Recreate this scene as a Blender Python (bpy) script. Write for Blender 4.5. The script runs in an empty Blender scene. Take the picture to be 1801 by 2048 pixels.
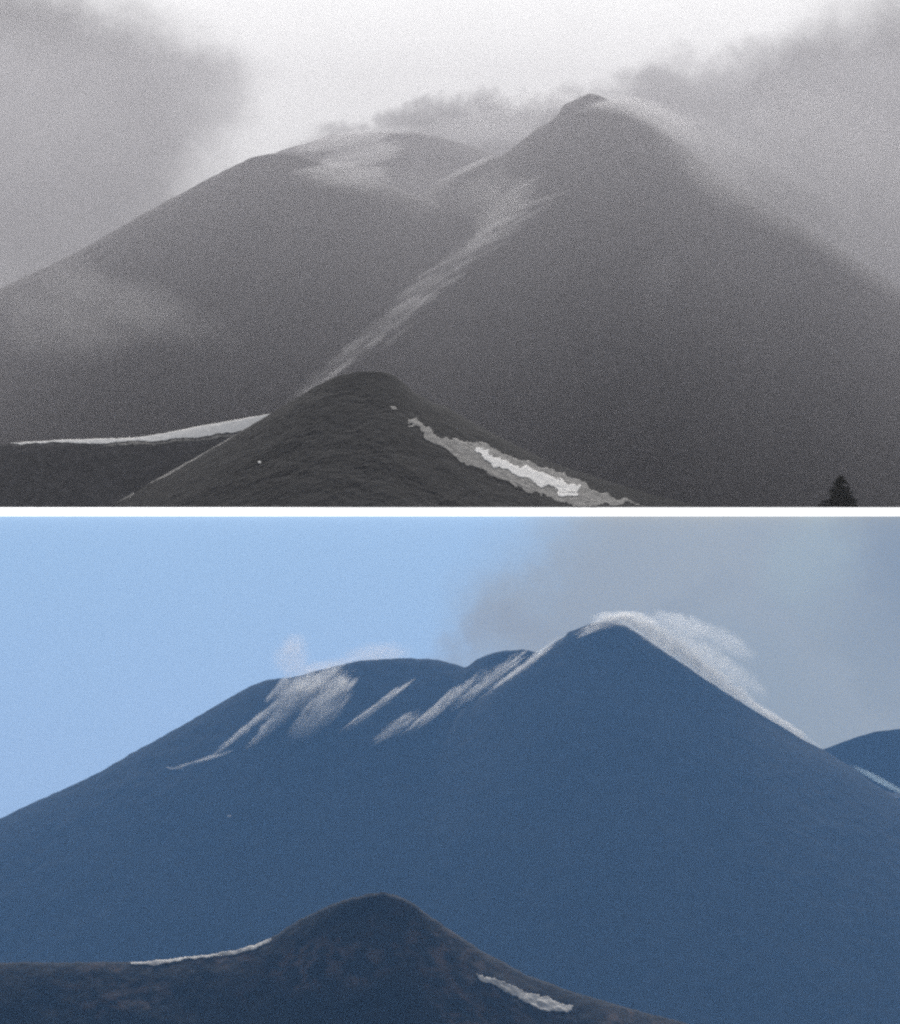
import bpy, math, random
import numpy as np
random.seed(7); np.random.seed(7)
R = math.radians
SC = bpy.context.scene
COL = SC.collection

# ------------------------------------------------------------------ camera
F = 4237.0                      # focal length in photo pixels (frame 1801 x 2048)
cam = bpy.data.cameras.new('camera'); camo = bpy.data.objects.new('camera', cam)
COL.objects.link(camo); SC.camera = camo
camo.location = (0, 0, 0); camo.rotation_euler = (R(90), 0, 0)
cam.sensor_fit = 'VERTICAL'; cam.sensor_height = 24.0
cam.lens = 24.0 * F / 2048.0
cam.clip_start = 1.0; cam.clip_end = 12000

# ------------------------------------------------------------------ world, sun, exposure
SUN_EL, SUN_AZ = 33.0, 4.0      # azimuth clockwise from +Y: the sun stands high behind the mountains
w = bpy.data.worlds.new('World'); SC.world = w; w.use_nodes = True
nt = w.node_tree
sky = nt.nodes.new('ShaderNodeTexSky'); sky.sky_type = 'NISHITA'; sky.sun_disc = False
sky.sun_elevation = R(SUN_EL); sky.sun_rotation = R(SUN_AZ); sky.air_density = 1.0; sky.dust_density = 4.0
hs = nt.nodes.new('ShaderNodeHueSaturation'); hs.inputs['Saturation'].default_value = .3     # thin overcast
nt.links.new(sky.outputs[0], hs.inputs['Color']); nt.links.new(hs.outputs[0], nt.nodes['Background'].inputs[0])
nt.nodes['Background'].inputs[1].default_value = 0.15
sun = bpy.data.lights.new('sun', 'SUN'); suno = bpy.data.objects.new('sun', sun); COL.objects.link(suno)
sun.energy = 3.8; sun.angle = R(8); sun.color = (1, 0.98, 0.95)
suno.rotation_euler = (R(90 - SUN_EL), 0, R(180 - SUN_AZ) )
SC.view_settings.view_transform = 'Standard'; SC.view_settings.look = 'None'
SC.view_settings.exposure = 0.2; SC.view_settings.gamma = 1
SC.render.engine = 'CYCLES'
cy = SC.cycles
cy.use_denoising = False; cy.filter_width = 2.4
cy.max_bounces = 5; cy.diffuse_bounces = 1; cy.glossy_bounces = 1; cy.transparent_max_bounces = 64
cy.volume_bounces = 4; cy.volume_max_steps = 128; cy.volume_step_rate = 2.0
cy.use_adaptive_sampling = False; cy.sample_clamp_indirect = 2.0; cy.sample_clamp_direct = 12.0

# ------------------------------------------------------------------ helpers
def at(px, py, Y):
    return np.array([(px - 900.5) / F * Y, Y, (1024 - py) / F * Y])

def link(o, parent=None, **kw):
    COL.objects.link(o)
    if parent is not None: o.parent = parent
    for k, v in kw.items():
        if v: o[k] = v
    return o

def mesh_obj(name, verts, faces, mat, parent=None, smooth=False, **kw):
    me = bpy.data.meshes.new(name)
    me.from_pydata([tuple(map(float, v)) for v in verts], [], [tuple(map(int, f)) for f in faces])
    me.update()
    if smooth: me.polygons.foreach_set('use_smooth', [True] * len(me.polygons))
    me.materials.append(mat)
    return link(bpy.data.objects.new(name, me), parent, **kw)

class NT:
    """small wrapper for shader nodes"""
    def __init__(s, name):
        s.m = bpy.data.materials.new(name); s.m.use_nodes = True
        s.t = s.m.node_tree; s.t.nodes.clear()
        s.out = s.t.nodes.new('ShaderNodeOutputMaterial')
    def n(s, kind, **kw):
        nd = s.t.nodes.new(kind)
        for k, v in kw.items(): setattr(nd, k, v)
        return nd
    def set(s, sock, v):
        if isinstance(v, bpy.types.NodeSocket): s.t.links.new(v, sock)
        elif v is not None: sock.default_value = v
    def math(s, op, a, b=None, c=None, clamp=False):
        nd = s.n('ShaderNodeMath', operation=op, use_clamp=clamp)
        for i, v in enumerate((a, b, c)): s.set(nd.inputs[i], v)
        return nd.outputs[0]
    def vmath(s, op, a, b=None):
        nd = s.n('ShaderNodeVectorMath', operation=op)
        s.set(nd.inputs[0], a); s.set(nd.inputs[1], b)
        return nd.outputs[0]
    def sep(s, v):
        nd = s.n('ShaderNodeSeparateXYZ'); s.set(nd.inputs[0], v); return nd.outputs
    def comb(s, x, y, z):
        nd = s.n('ShaderNodeCombineXYZ')
        for i, v in enumerate((x, y, z)): s.set(nd.inputs[i], v)
        return nd.outputs[0]
    def noise(s, vec, scale, detail=4, rough=0.55, dist=0.0, col=False):
        nd = s.n('ShaderNodeTexNoise')
        s.set(nd.inputs['Vector'], vec); nd.inputs['Scale'].default_value = scale
        nd.inputs['Detail'].default_value = detail; nd.inputs['Roughness'].default_value = rough
        nd.inputs['Distortion'].default_value = dist
        return nd.outputs['Color' if col else 'Fac']
    def smooth(s, v, a, b, lo=0.0, hi=1.0):
        nd = s.n('ShaderNodeMapRange', interpolation_type='SMOOTHSTEP')
        s.set(nd.inputs[0], v)
        for i, x in enumerate((a, b, lo, hi)): s.set(nd.inputs[i + 1], x)
        return nd.outputs[0]
    def mix(s, f, a, b):
        nd = s.n('ShaderNodeMix', data_type='RGBA')
        s.set(nd.inputs[0], f); s.set(nd.inputs[6], a); s.set(nd.inputs[7], b)
        return nd.outputs[2]
    def coord(s, which='Object'):
        return s.n('ShaderNodeTexCoord').outputs[which]

def c4(c): return (c[0], c[1], c[2], 1.0)

# ---- value noise in numpy, for the terrain
def vnoise(x, y, seed):
    xi = np.floor(x).astype(np.int64); yi = np.floor(y).astype(np.int64)
    fx = x - xi; fy = y - yi
    fx = fx * fx * (3 - 2 * fx); fy = fy * fy * (3 - 2 * fy)
    def h(a, b):
        n = (a * 374761393 + b * 668265263 + seed * 974711) & 0x7fffffff
        n = ((n ^ (n >> 13)) * 1274126177) & 0x7fffffff
        return ((n ^ (n >> 16)) & 0xffff) / 65535.0
    return (h(xi, yi) * (1 - fx) + h(xi + 1, yi) * fx) * (1 - fy) + (h(xi, yi + 1) * (1 - fx) + h(xi + 1, yi + 1) * fx) * fy - 0.5
def fbm(x, y, L, seed, octv=5, gain=0.55):
    a = 1.0; s = 0
    for k in range(octv):
        s = s + a * vnoise(x / L + 37.1 * k, y / L - 11.7 * k, seed + k); a *= gain; L /= 2.07
    return s

# ------------------------------------------------------------------ terrain
def up_ground(Y): return Y * 10.0 / F
LOW = -240.0

class Terrain:
    """a ridge whose crest stands at depth Yc with the skyline of the photograph, falling away to front and back"""
    def __init__(s, pts, Yc, sf, sb, amp, L, seed, tier, p=1.35, zmax=None, gully=0.0):
        q = np.array([at(a, b, Yc) for a, b in pts])
        s.x, s.z = q[:, 0], q[:, 2]; s.Yc = Yc; s.sf, s.sb = sf, sb
        s.amp, s.L, s.seed, s.tier, s.p = amp, L, seed, tier, p
        s.top = (zmax if zmax is not None else s.z.max()) + 1e-3; s.gully = gully
    def crest(s, x):
        # rounded polyline: average of a few shifted linear interpolations
        d = s.L * 0.035
        return (np.interp(x - d, s.x, s.z) + 2 * np.interp(x, s.x, s.z) + np.interp(x + d, s.x, s.z)) / 4
    def h(s, x, y):
        P = s.crest(x); dy = y - s.Yc
        sl = np.where(dy < 0, s.sf, s.sb)
        r = np.maximum(s.top - P, 1e-3); t = np.abs(dy) * sl
        z = s.top - (r ** s.p + t ** s.p) ** (1 / s.p)
        fall = np.minimum(1.0, t / (40 * s.amp + 1e-6))
        z = z + s.amp * (0.8 + 1.6 * fall) * fbm(x, y, s.L, s.seed)
        z = z + s.amp * 1.8 * vnoise(x / (s.L * .11), y / (s.L * .11), s.seed + 50) * (vnoise(x / s.L, y / s.L, s.seed + 60) + .7)
        if s.gully:
            ang = x / (1 + 0.004 * np.abs(dy))
            z = z - s.gully * fall * np.abs(vnoise(ang / 9 + 1.5 * fbm(x, y, 60, s.seed + 9, 2), y / 160, s.seed + 5)) * 2
        return z
    def floor(s, y):
        return up_ground(y) if s.tier else np.full_like(y, LOW)
    def build(s, name, x0, x1, y0, y1, dx, dy, mat, **kw):
        xs = np.arange(x0, x1 + dx, dx); ys = np.arange(y0, y1 + dy, dy)
        X, Yg = np.meshgrid(xs, ys); Z = s.h(X, Yg); fl = s.floor(Yg)
        low = Z <= fl
        Z = np.where(low, fl, Z)
        nx, ny = len(xs), len(ys)
        me = bpy.data.meshes.new(name)
        idx = np.arange(nx * ny).reshape(ny, nx)
        q = np.stack([idx[:-1, :-1], idx[:-1, 1:], idx[1:, 1:], idx[1:, :-1]], -1).reshape(-1, 4)
        lw = low.ravel(); keep = ~lw[q].all(1); q = q[keep]
        used, inv = np.unique(q.ravel(), return_inverse=True)
        V = np.stack([X.ravel(), Yg.ravel(), Z.ravel()], -1)[used]
        me.vertices.add(len(V)); me.vertices.foreach_set('co', V.ravel())
        me.loops.add(len(inv)); me.loops.foreach_set('vertex_index', inv.astype(np.int32))
        me.polygons.add(len(q)); me.polygons.foreach_set('loop_start', np.arange(0, len(inv), 4, dtype=np.int32))
        me.update(calc_edges=True); me.validate()
        me.polygons.foreach_set('use_smooth', [True] * len(me.polygons))
        me.materials.append(mat)
        return link(bpy.data.objects.new(name, me), None, **kw)
    def hit(s, px, py, ya, yb, n=500):
        """where the sight line of a photo pixel meets this ground (arrays); misses fall on the crest plane"""
        px = np.atleast_1d(np.asarray(px, float)); py = np.atleast_1d(np.asarray(py, float))
        Y = np.full(px.shape, np.nan); prev = None
        for yy in np.linspace(ya, yb, n):
            x = (px - 900.5) / F * yy; zr = (1024 - py) / F * yy
            d = zr - s.h(x, np.full_like(x, yy))
            if prev is not None:
                c = np.isnan(Y) & (d <= 0) & (pd > 0)
                Y[c] = prev + (yy - prev) * (pd[c] / (pd[c] - d[c]))
            prev, pd = yy, d
        miss = np.isnan(Y); Y[miss] = s.Yc
        return np.stack([(px - 900.5) / F * Y, Y, (1024 - py) / F * Y], -1), miss

# ------------------------------------------------------------------ materials
def rock_mat(name, base, alt, rust=None, rust_amt=0.0, sc=0.02, bump=0.6):
    t = NT(name); P = t.coord()
    n1 = t.noise(P, sc, 6, 0.6); n2 = t.noise(P, sc * 9, 5, 0.65)
    col = t.mix(t.smooth(n1, 0.35, 0.65), c4(base), c4(alt))
    col = t.mix(t.smooth(n2, 0.45, 0.7, 0, 0.5), col, c4([b * 1.9 for b in alt]))
    if rust:
        sx = t.sep(P)
        n3 = t.noise(P, sc * 3.2, 3, 0.5); n4 = t.noise(P, sc * 22, 4, 0.7)
        f = t.math('MULTIPLY', t.smooth(n3, 0.43, 0.6), t.smooth(n4, 0.46, 0.6, 0, rust_amt))
        col = t.mix(f, col, c4(rust))
    b = t.n('ShaderNodeBsdfPrincipled'); b.inputs['Roughness'].default_value = 0.95
    b.inputs['Specular IOR Level'].default_value = 0.15
    t.set(b.inputs['Base Color'], col)
    bp = t.n('ShaderNodeBump'); bp.inputs['Strength'].default_value = bump; bp.inputs['Distance'].default_value = 0.5
    t.set(bp.inputs['Height'], n2); t.set(b.inputs['Normal'], bp.outputs[0])
    t.set(t.out.inputs[0], b.outputs[0]); return t.m

def snow_mat(name, a, b_):
    t = NT(name); P = t.coord()
    n1 = t.noise(P, 0.25, 5, 0.6)
    b = t.n('ShaderNodeBsdfPrincipled'); b.inputs['Roughness'].default_value = 0.8
    t.set(b.inputs['Base Color'], t.mix(t.smooth(n1, 0.38, 0.62), c4(a), c4(b_)))
    t.set(t.out.inputs[0], b.outputs[0]); return t.m

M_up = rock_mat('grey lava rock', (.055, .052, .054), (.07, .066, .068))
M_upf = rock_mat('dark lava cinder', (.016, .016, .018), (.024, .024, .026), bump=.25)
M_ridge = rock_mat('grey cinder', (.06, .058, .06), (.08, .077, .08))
M_lo = rock_mat('blue grey lava slope', (.026, .029, .032), (.034, .037, .04), bump=.2)
M_lof = rock_mat('dark cinder with rusty scree', (.008, .008, .010), (.016, .0145, .015), (.15, .10, .08), 0.45, bump=1.0)
M_snow = snow_mat('fresh snow', (.88, .85, .80), (.94, .91, .87))
M_dirty = snow_mat('ash dusted snow', (.14, .133, .125), (.27, .257, .24))
M_old = snow_mat('old spring snow', (.26, .245, .225), (.36, .34, .31))

# ------------------------------------------------------------------ ground and sky walls
def sheet(name, x0, x1, y0, y1, zf, mat, n=40, **kw):
    xs = np.linspace(x0, x1, n); ys = np.linspace(y0, y1, n)
    v = [(x, y, zf(y)) for y in ys for x in xs]
    f = [(j * n + i, j * n + i + 1, (j + 1) * n + i + 1, (j + 1) * n + i) for j in range(n - 1) for i in range(n - 1)]
    return mesh_obj(name, v, f, mat, **kw)
sheet('ground', -2900, 2900, 1200, 2950, up_ground, M_up, kind='structure', label='dark ground at the foot of the misty grey mountains')
sheet('ground', -1450, 1450, -40, 1135, lambda y: LOW, M_lo, kind='structure', label='dark ground around the blue hazy mountains')

def sky_wall(name, Y, z0, z1, half, mat, **kw):
    return mesh_obj(name, [(-half, Y, z0), (half, Y, z0), (half, Y, z1), (-half, Y, z1)], [(0, 1, 2, 3)], mat, kind='structure', **kw)

def sky_coords(t, Y, warp, wscale, seed):
    """u, v measured on the sky wall itself, in units of 1/F of its distance, with a soft warp"""
    P = t.coord(); x, y, z = t.sep(P)
    k = F / Y
    u = t.math('MULTIPLY_ADD', x, k, 900.5); v = t.math('MULTIPLY_ADD', z, -k, 1024.0)
    base = t.comb(t.math('MULTIPLY', u, 0.001), t.math('MULTIPLY', v, 0.001), seed)
    nc = t.noise(base, wscale, 6, 0.62, col=True); nx, ny, nz = t.sep(nc)
    u2 = t.math('ADD', u, t.math('MULTIPLY', t.math('SUBTRACT', nx, 0.5), warp * 2))
    v2 = t.math('ADD', v, t.math('MULTIPLY', t.math('SUBTRACT', ny, 0.5), warp * 2))
    return u2, v2, base
def blob(t, u, v, cx, cy, rx, ry, ang, inner=0.2, outer=1.0, amt=1.0):
    du = t.math('SUBTRACT', u, float(cx)); dv = t.math('SUBTRACT', v, float(cy))
    ca, sa = math.cos(R(ang)), math.sin(R(ang))
    a = t.math('ADD', t.math('MULTIPLY', du, ca / rx), t.math('MULTIPLY', dv, sa / rx))
    b = t.math('ADD', t.math('MULTIPLY', du, -sa / ry), t.math('MULTIPLY', dv, ca / ry))
    d = t.math('SQRT', t.math('ADD', t.math('MULTIPLY', a, a), t.math('MULTIPLY', b, b)))
    return t.smooth(d, inner, outer, amt, 0.0)

# overcast sky behind the upper mountains
US = 3100.0
t = NT('overcast sky')
u, v, base = sky_coords(t, US, 120, 4.5, 1.3)
col = c4((.95, .95, .95))
for (cx, cy, rx, ry, ang, inn, amt, c) in [
        (60, 250, 500, 400, 15, 0.5, 1.0, (0.108, 0.108, 0.110)),
        (20, 560, 520, 260, -32, 0.3, 0.9, (0.095, 0.095, 0.098)),
        (160, 170, 300, 190, 20, 0.1, 0.6, (0.082, 0.082, 0.084)),
        (420, 210, 160, 130, 0, 0.2, 0.5, (0.131, 0.131, 0.134)),
        (1570, 653, 1150, 600, -22, 0.78, 1.0, (0.108, 0.110, 0.113)),
        (1330, 205, 240, 95, -25, 0.2, 0.75, (0.176, 0.176, 0.180)),
        (1300, 260, 420, 150, -25, 0.1, 0.5, (0.137, 0.137, 0.143)),
        (1850, 520, 520, 560, 0, 0.1, 0.8, (0.062, 0.063, 0.068)),
        (1900, 60, 360, 300, 0, 0.1, 0.6, (0.082, 0.082, 0.087)),
        (1010, 300, 270, 135, -8, 0.6, 1.0, (0.117, 0.117, 0.122)),
        (880, 268, 150, 80, -15, 0.3, 0.9, (0.117, 0.117, 0.122)),
        (740, 268, 180, 40, -10, 0.3, 0.7, (0.163, 0.163, 0.166))]:
    col = t.mix(blob(t, u, v, cx, cy, rx, ry, ang, inn, 1.0, amt), col, c4(c))
n = t.noise(base, 6, 5, 0.6)
col = t.mix(t.smooth(n, 0.35, 0.7, 0.0, 0.10), col, c4((.55, .55, .56)))
P_ = t.coord(); col = t.mix(t.smooth(t.sep(P_)[2], 12.0, 2.0), col, c4((1.5, 1.5, 1.5)))       # white glow painted into the sky's foot, fills the gap between the views
e = t.n('ShaderNodeEmission'); t.set(e.inputs[0], col); e.inputs[1].default_value = 1.25
t.set(t.out.inputs[0], e.outputs[0]); M_sky_up = t.m
sky_wall('sky', US, -500, 900, 3800, M_sky_up, label='bright overcast sky with grey cloud banks')

# blue sky with a grey ash haze behind the lower mountains
LS = 1160.0
t = NT('blue sky')
u, v, base = sky_coords(t, LS, 170, 4.0, 5.1)
col = t.mix(t.smooth(v, 1030, 1600), c4((0.480, 0.684, 0.956)), c4((0.492, 0.684, 0.978)))
for (cx, cy, rx, ry, ang, inn, amt, c) in [
        (1660, 1330, 820, 680, 0, 0.66, 1.0, (0.465, 0.492, 0.498)),
        (1150, 1240, 350, 200, -32, 0.15, 0.9, (0.451, 0.474, 0.487)),
        (1000, 1280, 170, 80, -10, 0.1, 0.5, (0.410, 0.419, 0.431)),
        (1400, 1130, 330, 120, -10, 0.1, 0.5, (0.505, 0.517, 0.498)),
        (1300, 1200, 300, 60, -15, 0.1, 0.45, (0.396, 0.419, 0.431)),
        (1500, 1420, 380, 200, 30, 0.1, 0.5, (0.410, 0.456, 0.475)),
        (1640, 1120, 130, 150, 20, 0.2, 0.5, (0.492, 0.566, 0.555)),
        (1850, 1130, 240, 330, 0, 0.1, 0.7, (0.300, 0.333, 0.362)),
        (1720, 1300, 260, 90, 40, 0.1, 0.4, (0.383, 0.419, 0.431))]:
    col = t.mix(blob(t, u, v, cx, cy, rx, ry, ang, inn, 1.0, amt), col, c4(c))
n = t.noise(base, 5, 6, 0.6)
e = t.n('ShaderNodeEmission'); t.set(e.inputs[0], col); e.inputs[1].default_value = 1.0
t.set(t.out.inputs[0], e.outputs[0]); M_sky_lo = t.m
sky_wall('sky', LS, LOW - 30, -8.0 / F * LS, 1900, M_sky_lo, label='pale blue sky hazed with grey ash cloud')

# ------------------------------------------------------------------ upper mountains
T_dome = Terrain([(-600, 900), (300, 480), (480, 345), (560, 302), (620, 284), (660, 269), (700, 268), (760, 265), (830, 265),
                  (880, 273), (930, 287), (975, 303), (1005, 315), (1100, 360), (1400, 500), (2400, 1000)], 2200, .72, .8, .8, 60, 11, 1)
T_shoul = Terrain([(-900, 950), (-300, 705), (0, 578), (100, 532), (180, 490), (240, 455), (300, 420), (370, 383), (430, 350), (480, 325),
                   (510, 312), (545, 305), (590, 307), (622, 318), (700, 346), (850, 396), (1000, 425), (1300, 600), (1800, 1014)], 1960, .80, .9, .8, 50, 12, 1)
T_rcone = Terrain([(-200, 1014), (300, 730), (500, 600), (700, 470), (850, 384), (920, 348), (985, 318), (1005, 311), (1030, 291), (1075, 256), (1100, 241),
                   (1120, 227), (1123, 213), (1130, 208), (1150, 199), (1166, 192), (1180, 186), (1198, 190), (1240, 209), (1300, 238), (1350, 275), (1400, 316),
                   (1500, 385), (1600, 445), (1700, 510), (1800, 575), (2100, 760), (2700, 1014)], 2000, .86, .9, .7, 45, 13, 1)
T_front = Terrain([(-100, 1060), (120, 1045), (220, 1012), (300, 966), (400, 911), (450, 882), (540, 828), (610, 785), (640, 768), (680, 750), (720, 742), (760, 742),
                   (790, 750), (812, 770), (830, 785), (870, 808), (890, 811), (920, 830), (1000, 874), (1100, 924), (1200, 957), (1300, 988), (1400, 1012), (1600, 1050)],
                  1400, .5, 1.0, .36, 22, 14, 1, gully=.08)
T_ridge = Terrain([(-700, 905), (-200, 893), (0, 889), (20, 886), (120, 880), (270, 875), (330, 866), (400, 852), (470, 840), (534, 829), (600, 815), (680, 860), (800, 1014)],
                  1455, .88, 1.4, .25, 22, 15, 1, gully=.25)
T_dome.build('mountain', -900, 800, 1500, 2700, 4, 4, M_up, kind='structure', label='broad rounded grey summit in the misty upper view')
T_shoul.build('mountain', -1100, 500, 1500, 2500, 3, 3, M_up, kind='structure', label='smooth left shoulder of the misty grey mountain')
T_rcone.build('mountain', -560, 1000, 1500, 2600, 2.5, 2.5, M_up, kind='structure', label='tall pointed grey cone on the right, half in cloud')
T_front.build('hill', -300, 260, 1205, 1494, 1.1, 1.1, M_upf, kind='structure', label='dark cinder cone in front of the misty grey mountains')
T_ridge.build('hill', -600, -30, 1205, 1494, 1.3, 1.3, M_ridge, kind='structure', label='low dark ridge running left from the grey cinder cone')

# ------------------------------------------------------------------ lower mountains
L_left = Terrain([(-900, 2000), (-300, 1762), (0, 1637), (60, 1608), (130, 1578), (200, 1545), (260, 1508), (330, 1470), (400, 1430), (460, 1395),
                  (500, 1373), (535, 1360), (592, 1354), (650, 1338), (720, 1321), (800, 1316), (870, 1318), (915, 1329), (932, 1335), (952, 1319),
                  (975, 1308), (1010, 1300), (1055, 1298), (1090, 1310), (1300, 1450), (1700, 1800), (2100, 2040)], 930, .7, .9, .33, 22, 21, 0)
L_rcone = Terrain([(-100, 2200), (400, 1840), (700, 1600), (850, 1478), (950, 1400), (1050, 1330), (1100, 1290), (1132, 1271), (1136, 1262), (1145, 1261), (1180, 1246), (1210, 1240),
                   (1250, 1249), (1290, 1275), (1340, 1310), (1400, 1350), (1500, 1415), (1600, 1475), (1660, 1506), (1700, 1532), (1797, 1600), (2100, 1800), (2500, 2050)],
                  900, .7, .9, .28, 20, 22, 0)
L_far = Terrain([(1300, 1700), (1560, 1533), (1640, 1500), (1700, 1478), (1750, 1463), (1797, 1457), (1900, 1448), (2100, 1440), (2600, 1520), (3200, 1800)],
                1040, .8, 1.45, .3, 22, 23, 0)
L_front = Terrain([(-1500, 1935), (-300, 1929), (0, 1925), (265, 1925), (400, 1911), (480, 1899), (540, 1877), (600, 1838), (660, 1810), (700, 1796), (730, 1788), (762, 1784),
                   (790, 1788), (820, 1803), (860, 1833), (900, 1860), (960, 1899), (1050, 1948), (1150, 1985), (1250, 2014), (1350, 2040), (1500, 2080), (1800, 2160), (2600, 2500)],
                  300, .80, 1.1, .17, 6, 24, 0, gully=.3)
L_left.build('mountain', -480, 330, 640, 1125, 1.3, 1.3, M_lo, kind='structure', label='long blue mountain crest on the left under clear sky')
L_rcone.build('mountain', -260, 420, 610, 1125, 1.1, 1.1, M_lo, kind='structure', label='tall blue volcanic cone on the right with white steam on its crest')
L_far.build('hill', 120, 560, 870, 1125, 1.6, 1.6, M_lo, kind='structure', label='distant blue hill at the right edge behind the cone')
L_front.build('hill', -210, 150, 66, 475, .4, .65, M_lof, kind='structure', label='dark navy cinder cone in front of the blue mountains')

# ------------------------------------------------------------------ haze: the air of each view
def box(name, x0, x1, y0, y1, z0, z1, col, dens, label, slope=0.0):
    v = [(x, y, z + (slope * y if z == z0 else 0)) for z in (z0, z1) for y in (y0, y1) for x in (x0, x1)]
    f = [(0, 2, 3, 1), (4, 5, 7, 6), (0, 1, 5, 4), (2, 6, 7, 3), (0, 4, 6, 2), (1, 3, 7, 5)]
    t = NT('air'); pv = t.n('ShaderNodeVolumePrincipled')
    pv.inputs['Color'].default_value = c4(col); pv.inputs['Density'].default_value = dens
    t.set(t.out.inputs['Volume'], pv.outputs[0])
    o = mesh_obj(name, v, f, t.m, kind='stuff', label=label, category='haze')
    return o
box('haze', -3600, 3600, -100, 3050, -0.5, 1200, (.5, .5, .52), 0.00005, 'thin grey air over the whole view')
box('haze', -1480, 1480, -60, 1145, LOW - 1, -1.5, (.15, .32, .60), 0.0006, 'blue haze filling the lower view')
box('haze', -2850, 2850, 1495, 2260, -0.6, 470, (.80, .785, .815), 0.0013, 'grey mist around the tall mountains of the upper view', 10 / F)

# ------------------------------------------------------------------ steam and cloud
def puff_mat(name, dens, col, w0, w1, bend, fx, fy, fz, namp, seed, soft=0.6, thr=0.0, detail=5, aniso=0.6, dist=0.0):
    """density inside a unit spindle: thick along its axis, torn by noise at its rim"""
    t = NT(name); P = t.coord(); x, y, z = t.sep(P)
    x2 = t.math('MULTIPLY', x, x); one = t.math('SUBTRACT', 1.0, x2)
    yb = t.math('SUBTRACT', y, t.math('MULTIPLY', one, bend))
    wd = t.math('MULTIPLY_ADD', x, (w1 - w0) / 2, (w1 + w0) / 2)
    r2 = t.math('DIVIDE', t.math('ADD', t.math('MULTIPLY', yb, yb), t.math('MULTIPLY', z, z)), t.math('MULTIPLY', wd, wd))
    d = t.math('SUBTRACT', one, r2)
    nv = t.comb(t.math('MULTIPLY_ADD', x, fx, seed), t.math('MULTIPLY_ADD', yb, fy, seed * 1.7), t.math('MULTIPLY', z, fz))
    n = t.math('SUBTRACT', t.noise(nv, 1.0, detail, 0.6, dist), 0.5)
    v = t.math('ADD', t.math('SUBTRACT', d, thr), t.math('MULTIPLY', n, namp))
    edge = t.smooth(d, 0.0, 0.15)
    dd = t.math('MULTIPLY', t.math('MULTIPLY', t.smooth(v, 0.0, soft), edge), dens)
    pv = t.n('ShaderNodeVolumePrincipled'); pv.inputs['Color'].default_value = c4(col)
    pv.inputs['Anisotropy'].default_value = aniso
    t.set(pv.inputs['Density'], dd); t.set(t.out.inputs['Volume'], pv.outputs[0])
    t.m.cycles.volume_step_rate = 1.0
    return t.m

def spindle(name, A, B, half_w, depth, tau, col, parent=None, w0=1.0, w1=1.0, bend=0.0, fx=2, fy=6, fz=3, namp=1.5, seed=0.0,
            soft=0.6, thr=0.1, detail=5, over=1.0, dist=0.0, feat=None, stretch=1.0, **kw):
    """a spindle-shaped body of steam from A to B; half_w across the view, depth along it (all in metres)"""
    A = np.array(A, float); B = np.array(B, float); c = (A + B) / 2; ax = B - A; Lh = np.linalg.norm(ax) / 2 * over; ax = ax / np.linalg.norm(ax)
    if feat: fx, fy, fz = Lh / (feat * stretch), half_w / feat, depth / feat
    dz = np.array([0, 1.0, 0]); yv = np.cross(dz, ax); yv /= np.linalg.norm(yv); zv = np.cross(ax, yv)
    if yv[2] < 0: bend = -bend          # a positive bend always bows the body upward
    nu, nv_ = 14, 12; V = []; Fc = []
    for i in range(nu + 1):
        x = -math.cos(math.pi * i / nu); rr = math.sqrt(max(0, 1 - x * x)); wd = (w1 - w0) / 2 * x + (w1 + w0) / 2
        for j in range(nv_):
            a = 2 * math.pi * j / nv_; V.append((x * 1.01, math.cos(a) * rr * wd * 1.04 + bend * (1 - x * x), math.sin(a) * rr * wd * 1.04))
    for i in range(nu):
        for j in range(nv_):
            k = (j + 1) % nv_; Fc.append((i * nv_ + j, i * nv_ + k, (i + 1) * nv_ + k, (i + 1) * nv_ + j))
    m = puff_mat(name.replace('_', ' '), tau / (2 * depth), col, w0, w1, bend, fx, fy, fz, namp, seed, soft, thr, detail, dist=dist)
    o = mesh_obj(name, V, Fc, m, parent, smooth=False, **kw)
    from mathutils import Matrix
    M = Matrix.Identity(4)
    for r in range(3):
        M[r][0] = ax[r] * Lh; M[r][1] = yv[r] * half_w; M[r][2] = zv[r] * depth; M[r][3] = c[r]
    if parent is not None: M = parent.matrix_world.inverted() @ M
    o.matrix_local = M
    return o

def thing(name, loc, label, cat, group=None, **kw):
    o = bpy.data.objects.new(name, None); link(o, None, label=label, category=cat, group=group, **kw)
    o.location = tuple(loc); bpy.context.view_layer.update()
    return o

def on(T, px, py, ya, yb, lift=(0, -3, 2)):
    p, _ = T.hit([px], [py], ya, yb); return p[0] + np.array(lift)

UPW = (.42, .42, .43); UPG = (.62, .62, .65)
def PXU(n, Y=2000): return n / F * Y
# --- upper view
def uspin(name, T, a, b, hw, depth, tau, col=UPW, lift=(0, -6, 3), crest=False, **kw):
    if T is None: A = at(a[0], a[1], kw.pop('Y')); B = at(b[0], b[1], A[1])
    else: A = on(T, a[0], a[1], T.Yc - 560, T.Yc + 10, lift); B = on(T, b[0], b[1], T.Yc - 560, T.Yc + 10, lift)
    Ym = (A[1] + B[1]) / 2
    return spindle(name, A, B, hw / F * Ym, depth, tau, col, **kw)

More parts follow.
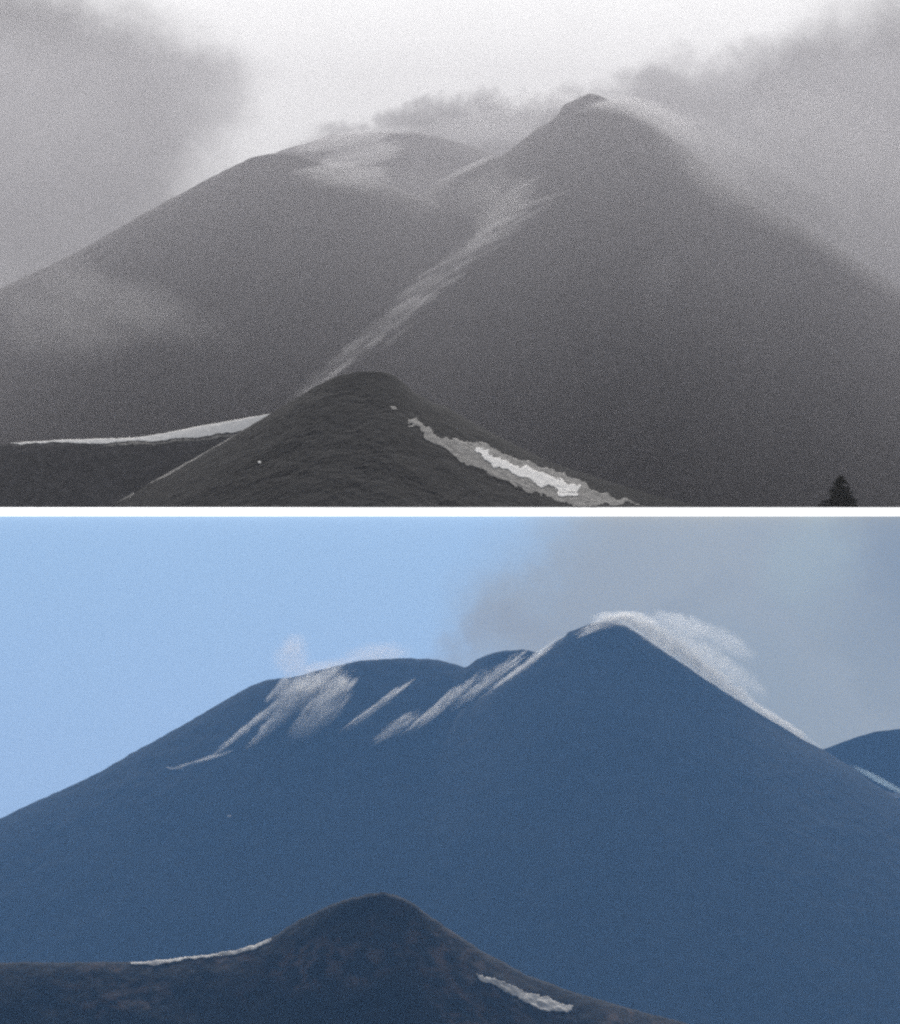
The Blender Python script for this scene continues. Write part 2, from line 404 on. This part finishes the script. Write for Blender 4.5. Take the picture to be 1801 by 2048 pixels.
G1 = 'steam drifting over the upper mountains'
th = thing('steam_cloud', at(650, 330, 2000), 'soft pale mist spilling over the saddle between shoulder and rounded summit', 'mist', G1)
for i, (a, b, hw, tau, kw) in enumerate([
        ((545, 372), (800, 335), 20, 1.3, dict(seed=1.0, namp=2.0, bend=-.2)),
        ((620, 335), (820, 290), 30, 1.1, dict(seed=2.2, namp=1.8)),
        ((540, 390), (720, 365), 11, 1.3, dict(seed=3.1, namp=2.0)),
        ((570, 304), (800, 266), 20, 1.3, dict(seed=4.7, namp=1.5, bend=.2)),
        ((600, 400), (800, 350), 34, .7, dict(seed=5.7, namp=1.8)),
        ((600, 400), (1000, 380), 70, .18, dict(seed=6.6, namp=1.2)),
        ((560, 352), (740, 325), 10, 1.2, dict(seed=6.1, namp=1.6))]):
    uspin('puff', None, a, b, hw, 22, tau * (1.5 if i in (1, 3) else .9), Y=2085 if i in (1, 3) else 1925, parent=th, feat=6, stretch=2.6, dist=.4, **kw)
uspin('steam_streak', T_rcone, (850, 386), (1000, 313), 9, 10, .9, fx=3, fy=3, seed=6.2, w0=.4, w1=1.2, namp=1.2,
      label='thin white line of steam along the ridge joining the two grey summits', category='steam', group=G1)
th = thing('steam_cloud', at(1190, 220, 1990), 'torn wisps of steam curling round the tip of the pointed grey cone', 'steam', G1)
for i, (a, b, hw, tau, kw) in enumerate([
        ((1140, 236), (1290, 200), 12, 1.2, dict(seed=7.3, bend=.5)),
        ((1165, 212), (1340, 240), 22, 1.4, dict(seed=8.3, bend=.3)),
        ((1200, 190), (1430, 300), 34, 1.4, dict(seed=9.3, bend=.2))]):
    uspin('puff', None, a, b, hw, 20, tau * .9, Y=1975, parent=th, feat=6, stretch=2.2, dist=.4, **kw)
# diagonal ragged band down the middle
th = thing('steam_band', at(850, 600, 1800), 'long ragged band of wind torn steam running diagonally down to the dark cinder cone', 'steam', G1)
rb = random.Random(12)
line = [(1062, 400), (1010, 455), (945, 500), (870, 560), (820, 612), (770, 655), (700, 712), (640, 762), (580, 812)]
for i in range(len(line) - 1):
    A = at(line[i][0] + 22, line[i][1] - 25, 1900 - i * 50); B = at(line[i + 1][0] - 15, line[i + 1][1] + 18, 1880 - i * 50)
    spindle('puff', A, B, PXU(38 - i * 2.5, 1800), 16, .30, (.40, .40, .415), th, feat=5, stretch=1.5, seed=11.0 + i * 1.9, namp=1.8, thr=.0, soft=.9, over=1.1)
for i, (a, b, hw, tau) in enumerate([((1075, 340), (930, 530), 60, .45), ((1020, 330), (900, 440), 40, .2), ((900, 520), (740, 690), 45, .2)]):
    spindle('puff', at(a[0], a[1], 1850), at(b[0], b[1], 1840), PXU(hw, 1850), 18, tau, (.62, .62, .63), th, feat=9, stretch=1.5, seed=21.5 + i, namp=1.5, thr=.0, soft=1.1)
for k in range(34):
    f = (k + rb.random()) / 34 * (len(line) - 1.001); i = int(f); q = f - i
    x = line[i][0] * (1 - q) + line[i + 1][0] * q; y = line[i][1] * (1 - q) + line[i + 1][1] * q
    L = (75 - 30 * f / 8) * (.7 + .6 * rb.random()); a = R(18 + 18 * rb.random() + 12 * f / 8); Y = 1800 - 45 * f
    wd = 2.0 - 1.2 * f / 8; x += rb.uniform(-18, 26) * wd; y += rb.uniform(-14, 16) * wd
    A = at(x - L * math.cos(a) * .6, y + L * math.sin(a) * .6, Y); B = at(x + L * math.cos(a), y - L * math.sin(a), Y)
    spindle('wisp', A, B, PXU(rb.uniform(5, 10), Y), 5, rb.uniform(.2, .6), (.42, .42, .435), th, feat=2.2, stretch=3, seed=31.0 + k, namp=1.6, thr=.1, w0=1.2, w1=.5)
# patch of mist low on the left
th = thing('mist_patch', at(200, 640, 1700), 'pale patch of mist hanging low on the left mountain flank', 'mist', G1)
for i, (a, b, hw, tau) in enumerate([((-80, 590), (420, 640), 90, .60), ((-60, 650), (300, 690), 70, .5), ((120, 560), (520, 700), 60, .35), ((60, 560), (240, 560), 70, .3)]):
    A = at(a[0], a[1], 1640); B = at(b[0], b[1], 1640)
    spindle('puff', A, B, PXU(hw, 1640), 45, tau * .8, (.45, .45, .46), th, feat=22, stretch=1.3, seed=41.0 + i * 2.3, namp=2.2, soft=1.2, thr=0.0, detail=5)
# cloud bank on the right flank
th = thing('cloud_bank', at(1600, 380, 1950), 'thick grey cloud bank swallowing the right flank of the pointed cone', 'cloud', G1)
for i, (a, b, hw, tau, dep) in enumerate([((1230, 190), (1750, 480), 60, 1.5, 40), ((1330, 260), (1850, 560), 55, 1.2, 40), ((1450, 200), (1950, 480), 150, 1.2, 60), ((1420, 330), (1900, 650), 45, .9, 35), ((1215, 300), (1600, 620), 150, .8, 40), ((1500, 560), (1850, 700), 60, .3, 30)]):
    A = at(a[0], a[1], 1930); B = at(b[0], b[1], 1930)
    spindle('puff', A, B, PXU(hw, 1930), dep, tau * .7, (.30, .30, .312) if i < 4 else (.62, .62, .63), th, feat=20, stretch=1.8, seed=51.0 + i * 2.3, namp=2.0, soft=1.0, thr=-.1)
th = thing('cloud_bank', at(1000, 250, 2300), 'grey cloud welling up behind the saddle between rounded summit and pointed cone', 'cloud', G1)
for i, (a, b, hw, tau, dep) in enumerate([((820, 270), (1150, 240), 42, 1.5, 40), ((900, 215), (1200, 195), 30, 1.1, 40), ((650, 285), (900, 255), 18, 1.0, 30)]):
    A = at(a[0], a[1], 2290); B = at(b[0], b[1], 2290)
    spindle('puff', A, B, PXU(hw, 2290), dep, tau * .5, UPW, th, fx=4, fy=2.5, fz=2, seed=61.0 + i * 2.3, feat=16, stretch=1.3, namp=2.0, soft=.8, thr=0.0)
th = thing('mist_patch', at(1320, 560, 1750), 'faint pale smudge of mist in the middle of the grey cone', 'mist', G1)
A = at(1330, 480, 1700); B = at(1300, 680, 1700)
spindle('puff', A, B, PXU(60, 1700), 20, .11, (.75, .75, .77), th, fx=3, fy=2, fz=2, seed=71, namp=1.5, soft=1.0, thr=0)

# --- lower view
LW = (.90, .88, .84); LG = (.92, .85, .80)
G2 = 'steam drifting over the lower mountains'
def PXL(n, Y=900): return n / F * Y
def lspin(name, T, a, b, hw, depth, tau, col=LW, parent=None, lift=(0, -3, .8), Y=None, **kw):
    if T is None: A = at(a[0], a[1], Y); B = at(b[0], b[1], Y)
    else: A = on(T, a[0], a[1], T.Yc - 260, T.Yc + 6, lift); B = on(T, b[0], b[1], T.Yc - 260, T.Yc + 6, lift)
    return spindle(name, A, B, PXL(hw, (A[1] + B[1]) / 2), depth, tau * 1.25, col, parent, **kw)

th = thing('steam_plume', at(1300, 1250, 895), 'bright white steam arching over the peak of the blue cone and down its right edge', 'steam', G2)
for i, (a, b, hw, tau, dep, kw) in enumerate([
        ((1128, 1284), (1300, 1226), 13, 2.4, 6, dict(bend=.9, w0=.5, w1=1.2)),
        ((1165, 1240), (1340, 1262), 21, 3.0, 7, dict(bend=.6, w0=.7)),
        ((1230, 1226), (1425, 1342), 27, 3.0, 7, dict(bend=.1)),
        ((1325, 1288), (1525, 1418), 20, 3.0, 7, dict()),
        ((1440, 1368), (1650, 1500), 11, 3.0, 5, dict()),
        ((1560, 1452), (1710, 1546), 7, 2.4, 4, dict(w1=.4)),
        ((1290, 1238), (1500, 1368), 34, 1.3, 8, dict()),
        ((1285, 1226), (1440, 1272), 24, 1.1, 8, dict(bend=.1)),
        ((1380, 1250), (1520, 1325), 28, .7, 8, dict(bend=.2)),
        ((1420, 1310), (1545, 1400), 28, .5, 8, dict())]):
    lspin('puff', None, a, b, hw, dep, tau, LW, th, Y=897 + i * .8, feat=3.2, stretch=1.5, seed=81 + i * 1.7, namp=2.6, soft=1.0, thr=.0, dist=.3, **kw)
lspin('steam_streak', L_rcone, (1145, 1283), (1245, 1250), 8, 4, 1.3, LW, None, (0, -2, .5), seed=91.2, fx=2, fy=3, bend=.9, w0=.7, w1=1.1, namp=1.2,
      label='short curved streak of steam just below the peak of the blue cone', category='steam', group=G2)
th = thing('steam_plume', at(620, 1400, 880), 'broad fan of pale steam pouring down the left crest of the blue mountain', 'steam', G2)
for i, (a, b, hw, tau, dep, kw) in enumerate([
        ((700, 1320), (480, 1510), 26, 1.7, 6, dict(w0=1.2, w1=.6)),
        ((640, 1350), (400, 1535), 15, 1.5, 5, dict(w0=1.3, w1=.5)),
        ((720, 1340), (560, 1500), 30, 1.5, 6, dict(w0=1.2, w1=.7)),
        ((700, 1400), (580, 1490), 24, 1.1, 6, dict()),
        ((650, 1345), (540, 1430), 34, 1.1, 6, dict()),
        ((590, 1345), (525, 1415), 14, .8, 5, dict(w1=.5)),
        ((480, 1500), (330, 1545), 7, .8, 4, dict(w1=.4))]):
    lspin('puff', L_left, a, b, hw, dep, tau * 2.2, LW, th, (0, -4, 1), feat=2.4, stretch=3.2, dist=.4, seed=101 + i * 1.7, namp=2.6, soft=1.0, thr=.15, **kw)
rf = random.Random(4)
for k in range(16):
    x = rf.uniform(590, 722); y = 1345 + rf.uniform(0, 50) + (722 - x) * .1; L = rf.uniform(45, 120); a = R(rf.uniform(46, 60))
    lspin('wisp', L_left, (x, y), (x - L * math.cos(a), y + L * math.sin(a)), rf.uniform(4, 8), 3, rf.uniform(.5, 1.3), LW, th, (0, -4, 1.2), feat=1.1, stretch=4, seed=201 + k * 1.3,
          namp=2.2, soft=.8, thr=.1, w0=1.2, w1=.4)
th = thing('smoke_puff', at(620, 1310, 925), 'faint beige smoke rising above the left crest of the blue mountain', 'smoke', G2)
for i, (a, b, hw, tau) in enumerate([((545, 1345), (620, 1290), 34, .7), ((560, 1350), (740, 1330), 20, .9), ((660, 1325), (840, 1300), 24, .8), ((560, 1295), (620, 1280), 20, .5)]):
    lspin('puff', None, a, b, hw * 1.35, 9, tau * 1.0, LG, th, Y=935, feat=3.5, stretch=1.2, seed=121 + i * 1.7, namp=1.7, soft=1.0, thr=.05)
for i, (a, b, hw, tau, T, lab) in enumerate([
        ((835, 1355), (665, 1485), 11, 1.6, L_left, 'leftmost narrow streak of steam on the blue mountain face'),
        ((850, 1420), (735, 1495), 15, 1.3, L_left, 'short broad streak of steam between two longer streaks'),
        ((985, 1330), (795, 1490), 14, 1.9, L_left, 'long tapering steam streak starting at the notch in the crest'),
        ((1060, 1300), (880, 1440), 20, 1.3, L_left, 'wide pale steam streak below the small knob of the crest'),
        ((1145, 1262), (945, 1410), 12, 1.9, L_rcone, 'straight steam streak climbing to the peak of the blue cone')]):
    th = thing('steam_streak', on(T, b[0], b[1], T.Yc - 260, T.Yc + 6), lab, 'steam', G2)
    lspin('puff', T, a, b, hw * 1.35, 4, tau * .75, LW, th, (0, -3, .8), feat=1.8, stretch=3, seed=141 + i * 1.7, namp=2.8, soft=.8, thr=.2, w0=.9, w1=.4 if i != 1 else .9)
    for k in range(6):
        f0 = rf.uniform(0, .6); f1 = min(1, f0 + rf.uniform(.3, .5)); ox, oy = rf.uniform(-hw, hw) * .8, rf.uniform(-hw, hw) * .5
        p = (a[0] + (b[0] - a[0]) * f0 + ox, a[1] + (b[1] - a[1]) * f0 + oy); q = (a[0] + (b[0] - a[0]) * f1 + ox * .6, a[1] + (b[1] - a[1]) * f1 + oy * .6)
        lspin('wisp', T, p, q, rf.uniform(3, 6), 2.5, rf.uniform(.6, 1.4), LW, th, (0, -3, 1), feat=.9, stretch=4, seed=241 + i * 11 + k * 1.3, namp=2.2, soft=.8, thr=.1, w0=1.1, w1=.5)
lspin('steam_streak', L_rcone, (1690, 1530), (1830, 1605), 8, 4, .7, (.8, .95, 1), None, (0, -3, 1.5), fx=3, fy=3, seed=161, namp=1.6,
      label='faint blue wisp low on the right edge of the blue cone', category='steam', group=G2)

# ------------------------------------------------------------------ snow
def inside(px, py, poly):
    c = np.zeros(px.shape, bool); n = len(poly)
    for i in range(n):
        x1, y1 = poly[i]; x2, y2 = poly[(i + 1) % n]
        if y1 == y2: continue
        k = ((y1 > py) != (y2 > py)) & (px < (x2 - x1) * (py - y1) / (y2 - y1) + x1)
        c ^= k
    return c
def snow(T, poly, mat, label, step=1.5, ya=None, yb=None, rag=4.0, thick=.2, seed=3, off=.12):
    P = np.array(poly, float); x0, y0 = P.min(0) - 4; x1, y1 = P.max(0) + 4
    gx, gy = np.meshgrid(np.arange(x0, x1, step), np.arange(y0, y1, step))
    jx = gx + rag * fbm(gx, gy, 26, seed, 4); jy = gy + rag * fbm(gx, gy, 22, seed + 7, 4)
    ins = inside(jx, jy, poly)
    pts, miss = T.hit(gx.ravel(), gy.ravel(), ya, yb, 300)
    ok = (ins.ravel() & ~miss).reshape(ins.shape)
    idx = -np.ones(ins.size, int); V = []; Fc = []
    idg = np.arange(ins.size).reshape(ins.shape)
    cell = ok[:-1, :-1] & ok[1:, :-1] & ok[:-1, 1:] & ok[1:, 1:]
    Q = np.stack([idg[:-1, :-1][cell], idg[1:, :-1][cell], idg[1:, 1:][cell], idg[:-1, 1:][cell]], -1)
    Y = pts[:, 1].reshape(ins.shape)
    flat = Y.ravel()[Q]; Q = Q[(flat.max(1) - flat.min(1)) < 12]
    used, inv = np.unique(Q.ravel(), return_inverse=True)
    V = pts[used] + np.array([0, -.05, off])
    o = mesh_obj('snow_patch', V, inv.reshape(-1, 4), mat, smooth=True, label=label, category='snow patch')
    s = o.modifiers.new('thickness', 'SOLIDIFY'); s.thickness = thick; s.offset = 0
    return o
U = dict(ya=1210, yb=1480)
snow(T_ridge, [(20, 880), (120, 872), (270, 866), (330, 857), (400, 843), (470, 831), (544, 816), (544, 831), (490, 860), (420, 872), (300, 883), (200, 887), (100, 887), (22, 889)],
     M_snow, 'long bright white snow bank along the low dark ridge', step=.9, **U)
snow(T_ridge, [(190, 889), (300, 885), (420, 874), (486, 864), (470, 874), (440, 879), (400, 880), (330, 889), (230, 893)],
     M_dirty, 'grey strip of dirty snow just below the bright snow bank', rag=6, **U)
snow(T_front, [(490, 861), (470, 869), (380, 918), (300, 964), (301, 969), (340, 951), (400, 915), (458, 882)],
     M_dirty, 'thin grey line of snow down the left edge of the dark cinder cone', step=1.2, rag=2.5, **U)
snow(T_front, [(268, 984), (222, 1006), (226, 1011), (270, 992)], M_dirty, 'tiny grey sliver of snow at the lower left foot of the cinder cone', step=1.0, rag=1.0, **U)
dirty = [(815, 835), (835, 838), (850, 855), (880, 872), (905, 874), (960, 892), (1010, 905), (1060, 925), (1120, 945), (1180, 970), (1190, 984), (1240, 995), (1290, 1010),
         (1150, 1013), (1100, 1000), (1060, 985), (1000, 962), (975, 945), (940, 935), (900, 905), (870, 890), (850, 878), (840, 862), (820, 848)]
snow(T_front, dirty, M_dirty, 'broad grey apron of dirty snow on the right flank of the cinder cone', rag=14, **U)
snow(T_front, [(938, 903), (960, 900), (1010, 918), (1050, 936), (1100, 955), (1140, 970), (1165, 975), (1150, 985), (1090, 978), (1050, 960), (1010, 940), (970, 922)],
     M_snow, 'bright white core of snow inside the grey snow apron', rag=16, off=.45, **U)
snow(T_front, [(1118, 982), (1150, 978), (1162, 990), (1140, 994), (1120, 990)], M_snow, 'small white blob of snow below the bright snow core', rag=8, off=.45, **U)
snow(T_front, [(778, 812), (790, 812), (796, 820), (786, 821)], M_dirty, 'tiny grey snow spot high on the cinder cone', rag=3, step=1.0, **U)
snow(T_front, [(517, 923), (523, 923), (523, 928), (517, 928)], M_snow, 'single white speck of snow low on the cinder cone face', rag=0, step=1.0, **U)
D = dict(ya=130, yb=312)
snow(L_front, [(262, 1922), (310, 1916), (340, 1908), (400, 1899), (470, 1889), (510, 1880), (542, 1869), (546, 1881), (515, 1899), (470, 1909), (400, 1919), (340, 1926), (300, 1932), (262, 1930)],
     M_old, 'pale snow strip along the crest left of the navy cinder cone', rag=4, thick=.08, off=.05, **D)
snow(L_front, [(950, 1948), (980, 1955), (1020, 1967), (1055, 1980), (1090, 1993), (1120, 2003), (1148, 2018), (1146, 2024), (1100, 2020), (1060, 2008), (1020, 1990), (985, 1972), (960, 1958)],
     M_old, 'narrow tapering snow patch on the right flank of the navy cinder cone', rag=10, thick=.08, off=.05, **D)
snow(L_left, [(330, 1535), (360, 1534), (372, 1538), (340, 1540)], M_old, 'small pale snow fleck high on the left blue slope', step=1.0, rag=2, thick=.2, off=.1, ya=660, yb=928)
snow(L_left, [(455, 1631), (464, 1631), (464, 1636), (455, 1636)], M_old, 'tiny pale speck in the middle of the left blue slope', step=1.0, rag=0, thick=.2, off=.1, ya=660, yb=928)
snow(L_far, [(1752, 1578), (1775, 1583), (1800, 1586), (1850, 1590), (1850, 1598), (1790, 1597)], M_old, 'pale snow patch at the foot of the distant blue hill', step=1.4, rag=6, thick=.2, off=.1, ya=870, yb=1038)

# ------------------------------------------------------------------ the dark conifer at the lower right of the upper view
def conifer(px, py_top, Y):
    base = np.array([(px - 900.5) / F * Y, Y, up_ground(Y)]); H = (1024 - py_top) / F * Y - base[2]
    rt = thing('conifer_tree', base, 'almost black pointed conifer at the right edge below the grey cone', 'tree')
    t = NT('bark'); b = t.n('ShaderNodeBsdfPrincipled'); t.set(b.inputs['Base Color'], t.mix(t.noise(t.coord(), 3), c4((.02, .015, .01)), c4((.05, .035, .025)))); t.set(t.out.inputs[0], b.outputs[0])
    bark = t.m
    t = NT('dark needles'); b = t.n('ShaderNodeBsdfPrincipled'); b.inputs['Roughness'].default_value = .9; b.inputs['Specular IOR Level'].default_value = .05
    t.set(b.inputs['Base Color'], t.mix(t.noise(t.coord(), .9), c4((.004, .006, .003)), c4((.012, .012, .007)))); t.set(t.out.inputs[0], b.outputs[0])
    V = []; Fc = []
    def tube(a, b, r0, r1, n=7):
        a = np.array(a, float); b = np.array(b, float); d = b - a; d /= np.linalg.norm(d)
        u = np.cross(d, (0, .3, 1)) if abs(d[2]) < .9 else np.cross(d, (1, 0, 0)); u /= np.linalg.norm(u); v = np.cross(d, u)
        k0 = len(V)
        for c, r in ((a, r0), (b, r1)):
            for j in range(n): V.append(c + r * (u * math.cos(2 * math.pi * j / n) + v * math.sin(2 * math.pi * j / n)))
        for j in range(n): Fc.append((k0 + j, k0 + (j + 1) % n, k0 + n + (j + 1) % n, k0 + n + j))
    for k in range(6): tube((0, 0, H * k / 6), (0, 0, H * (k + 1) / 6), .42 * (1 - k / 6) + .03, .42 * (1 - (k + 1) / 6) + .03)
    LV = []; LF = []; rnd = random.Random(5)
    def width(f, a):    # half width of the crown at height fraction f
        w = 10.4 * (1 - f) ** .5
        if math.cos(a) < -.2 and f < .28: w *= 1.35
        return w
    for k in range(190):
        f = .02 + .97 * rnd.random() ** 1.1; a = rnd.random() * 2 * math.pi; L = width(f, a) * (.75 + .35 * rnd.random())
        tip = np.array([math.cos(a) * L, math.sin(a) * L, H * f - .12 * L]); root = np.array([0, 0, H * f])
        tip[2] = max(tip[2], .3)
        tube(root, tip, .07, .02, 4)
        for q in range(int(30 + 14 * L)):
            s = (q + rnd.random()) / (30 + 14 * L); c = root + (tip - root) * s + np.array([rnd.gauss(0, .35), rnd.gauss(0, .35), rnd.gauss(0, .28)])
            if c[2] < .2: continue
            d1 = np.array([rnd.gauss(0, 1) for _ in range(3)]); d1 /= np.linalg.norm(d1); d2 = np.cross(d1, [rnd.gauss(0, 1) for _ in range(3)]); d2 /= np.linalg.norm(d2)
            z = .22 + .3 * rnd.random(); n0 = len(LV)
            LV += [c - d1 * z, c + d2 * z * .45, c + d1 * z, c - d2 * z * .45]; LF.append((n0, n0 + 1, n0 + 2, n0 + 3))
    mesh_obj('trunk', V, Fc, bark, rt); mesh_obj('crown', LV, LF, t.m, rt)
conifer(1682, 952, 1212)
